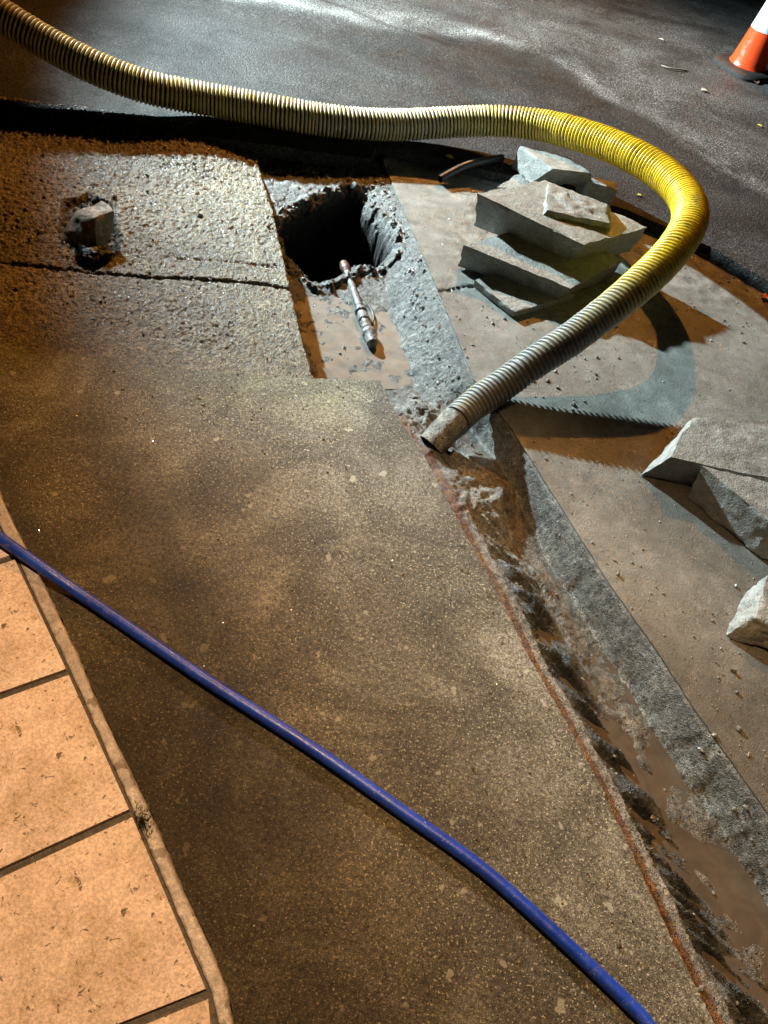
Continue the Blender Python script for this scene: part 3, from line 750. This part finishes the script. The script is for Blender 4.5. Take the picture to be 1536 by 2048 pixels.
# ------------------------------------------------------------------ small litter: leaves, flower, twig, moss
M_LEAF = mat_plain('yellow_leaf', (.62, .50, .05), .5, .3, 60)
def leaf(px_, py_, z, size, rot, label, mat=M_LEAF):
    bm = bmesh.new(); n = 7; rows = []
    for i in range(n):
        t = i/(n-1); w = .36*math.sin(math.pi*min(.999, t**.8))+.01
        rows.append([bm.verts.new((sx*w*size, (t-.5)*size, .004+.10*size*(abs(sx)*.8)+.12*size*math.sin(t*3))) for sx in (-1, 0, 1)])
    for a, b in zip(rows[:-1], rows[1:]):
        for k in range(2): bm.faces.new((a[k], a[k+1], b[k+1], b[k]))
    r = bmesh.ops.extrude_face_region(bm, geom=bm.faces[:])
    for v in [v for v in r['geom'] if isinstance(v, bmesh.types.BMVert)]: v.co.z -= .0012
    bmesh.ops.recalc_face_normals(bm, faces=bm.faces[:])
    me = bpy.data.meshes.new('leaf'); bm.to_mesh(me); bm.free(); smooth(me, 50)
    o = link('fallen_leaf', me, mat); o.location = at(px_, py_, z); o.rotation_euler = (0, 0, rot)
    tag(o, label, 'leaf', 'fallen leaves and scraps'); return o
leaf(1256, 279, Z_ROAD, .045, .6, 'yellow leaf on the road just above the hose bend')
leaf(898, 317, Z_ROAD, .038, 1.3, 'yellow leaf at the road edge left of the black pipe')
leaf(1277, 392, Z_ROAD, .022, 2.1, 'tiny yellow leaf inside the hose loop beside the stack')
MPALE = mat_plain('pale_scrap', (.6, .56, .45), .6)
leaf(1406, 183, Z_ROAD, .045, 2.2, 'small pale scrap on the road left of the cone', MPALE)
leaf(1322, 81, Z_ROAD, .03, 1.2, 'tiny pale scrap on the road, farthest up by the cone', MPALE)
leaf(1510, 166, Z_ROAD, .05, .3, 'brown leaf on the road under the cone', mat_plain('brown_leaf', (.16, .09, .05), .6))
leaf(1518, 253, Z_ROAD, .025, .9, 'tiny yellow scrap on the road at the right edge')
tw_ = catmull([at(1322, 131, .046), at(1340, 136, .05), at(1360, 139, .05), at(1374, 141, .046)], 6)
t0 = np.array(tw_[6]); o = tube('twig', tw_-t0, .004, mat_plain('twig_bark', (.30, .26, .2), .7), None, 8, True); o.location = t0
tag(o, 'thin pale twig on the road left of the cone', 'twig')
# pink flower
fl = empty('pink_flower', tuple(at(1530, 596, .004))); tag(fl, 'small pink flower on the slurry at the right edge', 'flower')
MPK = mat_plain('pink_petal', (.75, .22, .36), .5, .2, 80)
for k in range(5):
    a = k*2*math.pi/5+.3; bm = bmesh.new(); bmesh.ops.create_uvsphere(bm, u_segments=8, v_segments=6, radius=1)
    for v in bm.verts: v.co = Vector((v.co.x*.011+.012, v.co.y*.008, v.co.z*.0022+.006+.25*max(0, v.co.x)*.01))
    me = bpy.data.meshes.new('petal'); bm.to_mesh(me); bm.free(); smooth(me)
    q = link('petal', me, MPK, fl); q.rotation_euler = (0, 0, a)
# moss in the paving joint
bm = bmesh.new()
mc = at(285, 1645, Z_TILE)
for i in range(420):
    a = random.uniform(0, 6.28); r = abs(random.gauss(0, 1)); x = r*.010*math.cos(a)-.004*r; y = r*.020*math.sin(a); h = random.uniform(.003, .010)*max(.3, 1-.25*r)
    b = random.uniform(0, 6.28); w = .0011
    v = [bm.verts.new((x+w*math.cos(b), y+w*math.sin(b), -.004)), bm.verts.new((x-w*math.cos(b), y-w*math.sin(b), -.004)), bm.verts.new((x+random.gauss(0, .003), y+random.gauss(0, .003), h))]
    bm.faces.new(v)
me = bpy.data.meshes.new('moss'); bm.to_mesh(me); bm.free()
o = link('moss_tuft', me, mat_plain('dark_moss', (.05, .06, .018), .7, .5, 90)); o.location = mc
e_ = (cw[3]-cw[2])/np.linalg.norm(cw[3]-cw[2]); o.rotation_euler = (0, 0, math.atan2(e_[1], e_[0])-math.pi/2)
tag(o, 'dark green moss tuft in the mortar between two tiles', 'moss')

# ------------------------------------------------------------------ grit and splashes of mud
ico = bmesh.new(); bmesh.ops.create_icosphere(ico, subdivisions=1, radius=1)
IV = np.array([v.co[:] for v in ico.verts]); IF = [[v.index for v in f.verts] for f in ico.faces]; ico.free()
def grit(name, spots, mat, label):
    V = []; Fc = []
    for (x, y, z, r) in spots:
        k = len(V); sc = RNG.uniform(.55, 1.3, 3)*r; sc[2] *= .7
        P = IV*(1+RNG.uniform(-.35, .35, (len(IV), 1)))*sc
        a = RNG.uniform(0, 6.28); c, s_ = math.cos(a), math.sin(a)
        P = np.stack([P[:, 0]*c-P[:, 1]*s_+x, P[:, 0]*s_+P[:, 1]*c+y, P[:, 2]+z+r*.25], 1)
        V += [tuple(p) for p in P]; Fc += [[i+k for i in f] for f in IF]
    me = bpy.data.meshes.new(name); me.from_pydata(V, [], Fc); me.update()
    o = link(name, me, mat); tag(o, label, 'grit', kind='stuff'); return o
sp_ = []
SP = np.array([q for q in slp]); 
for i in range(5200):
    x, y = RNG.uniform(.05, 2.0), RNG.uniform(.3, 3.1)
    sp_.append((x, y, 0.0, min(.009, .0011+RNG.exponential(.0014))))
A = np.array([(a, b) for a, b, _, _ in sp_]); ok = inside(A, SP); dd, _ = seg_dist(A, ER)
ds, _ = seg_dist(A, ats([(930, 560), (1000, 630), (1100, 640), (1200, 600)])); dt, _ = seg_dist(A, ats([(1285, 960), (1385, 995), (1460, 1080), (1530, 1150), (1460, 1240), (1536, 1320)]))
den = fbm(A[:, 0], A[:, 1], 5, 3, 95)+.25+.5*np.exp(-dd/.25)+.8*np.exp(-(ds/.07)**2)+.7*np.exp(-(dt/.05)**2)
ok &= den > RNG.uniform(0, .75, len(A))
grit('slurry_grit', [s_ for s_, k in zip(sp_, ok) if k], M_SLURRY if False else mat_plain('grit_grey', (.17, .155, .135), .45, .4, 40), 'grey grit scattered over the slurry')
sp2 = []
for i in range(16000):
    x, y = RNG.uniform(-.9, .9), RNG.uniform(.1, 2.0); sp2.append((x, y, 0.0, min(.006, .0006+RNG.exponential(.0006))))
A = np.array([(a, b) for a, b, _, _ in sp2]); ok = inside(A, np.array(sp)); dd, _ = seg_dist(A, EL); ok &= RNG.uniform(0, 1, len(A)) < .45+.5*np.exp(-dd/.2)
grit('slab_grit', [s_ for s_, k in zip(sp2, ok) if k], mat_plain('grit_brown', (.10, .08, .05), .14, .5, 40), 'fine grit on the brown slab')

# rubble and mud crumbs inside the cut
sp3 = []
A = np.stack([RNG.uniform(-.75, 1.0, 26000), RNG.uniform(.15, 3.2, 26000)], 1)
A = A[inside(A, np.array(tp))]
x_, y_, dl_, dr_, dp_, lo_ = trench_parts(A); zz = trench_z(A)
hd_, _ = seg_dist(A, HOLE+[HOLE[0]])
pit_ = lo_ > 0
w_p = np.where(pit_, .55*np.exp(-((dr_-.05)/.045)**2)+.35*np.exp(-(hd_/.05)**2)+.05, .14*np.exp(-(dl_-.13)**2/.025**2)+.10*np.exp(-(dr_-.03)**2/.02**2)+.02)
mudc = at(850, 812, -.05)[:2]; w_p = w_p+.9*np.exp(-((A-mudc)**2).sum(1)/.075**2)
ok = (RNG.uniform(0, 1, len(A)) < w_p) & (dr_ > .006) & (zz > -.2) & ((dl_ > .004) | pit_) & ((dp_ > 0.006) | ~pit_)
grit('trench_rubble', [(a[0], a[1], z, min(.010, .0016+RNG.exponential(.0019))) for a, z in zip(A[ok], zz[ok])], mat_plain('wet_rubble', (.16, .15, .135), .3, .45, 60, (200, .002, .6)), 'wet rubble crumbs lining the pit and trench')
sp4 = []
A = np.stack([RNG.uniform(-2.0, -.3, 7000), RNG.uniform(1.7, 3.2, 7000)], 1); A = A[inside(A, np.array(rp))]
zz = -.008+rough_z(A); dc_, _ = seg_dist(A, ats([(150, 480), (170, 600), (210, 640)])); df_, _ = seg_dist(A, CRACK)
ok = RNG.uniform(0, 1, len(A)) < .10+.5*np.exp(-(dc_/.10)**2)+.25*np.exp(-(df_/.02)**2)
grit('pavement_crumbs', [(a[0], a[1], z, min(.010, .0012+RNG.exponential(.0016))) for a, z in zip(A[ok], zz[ok])], mat_plain('dark_crumbs', (.06, .054, .048), .4, .5, 60), 'dark crumbs on the rough concrete')
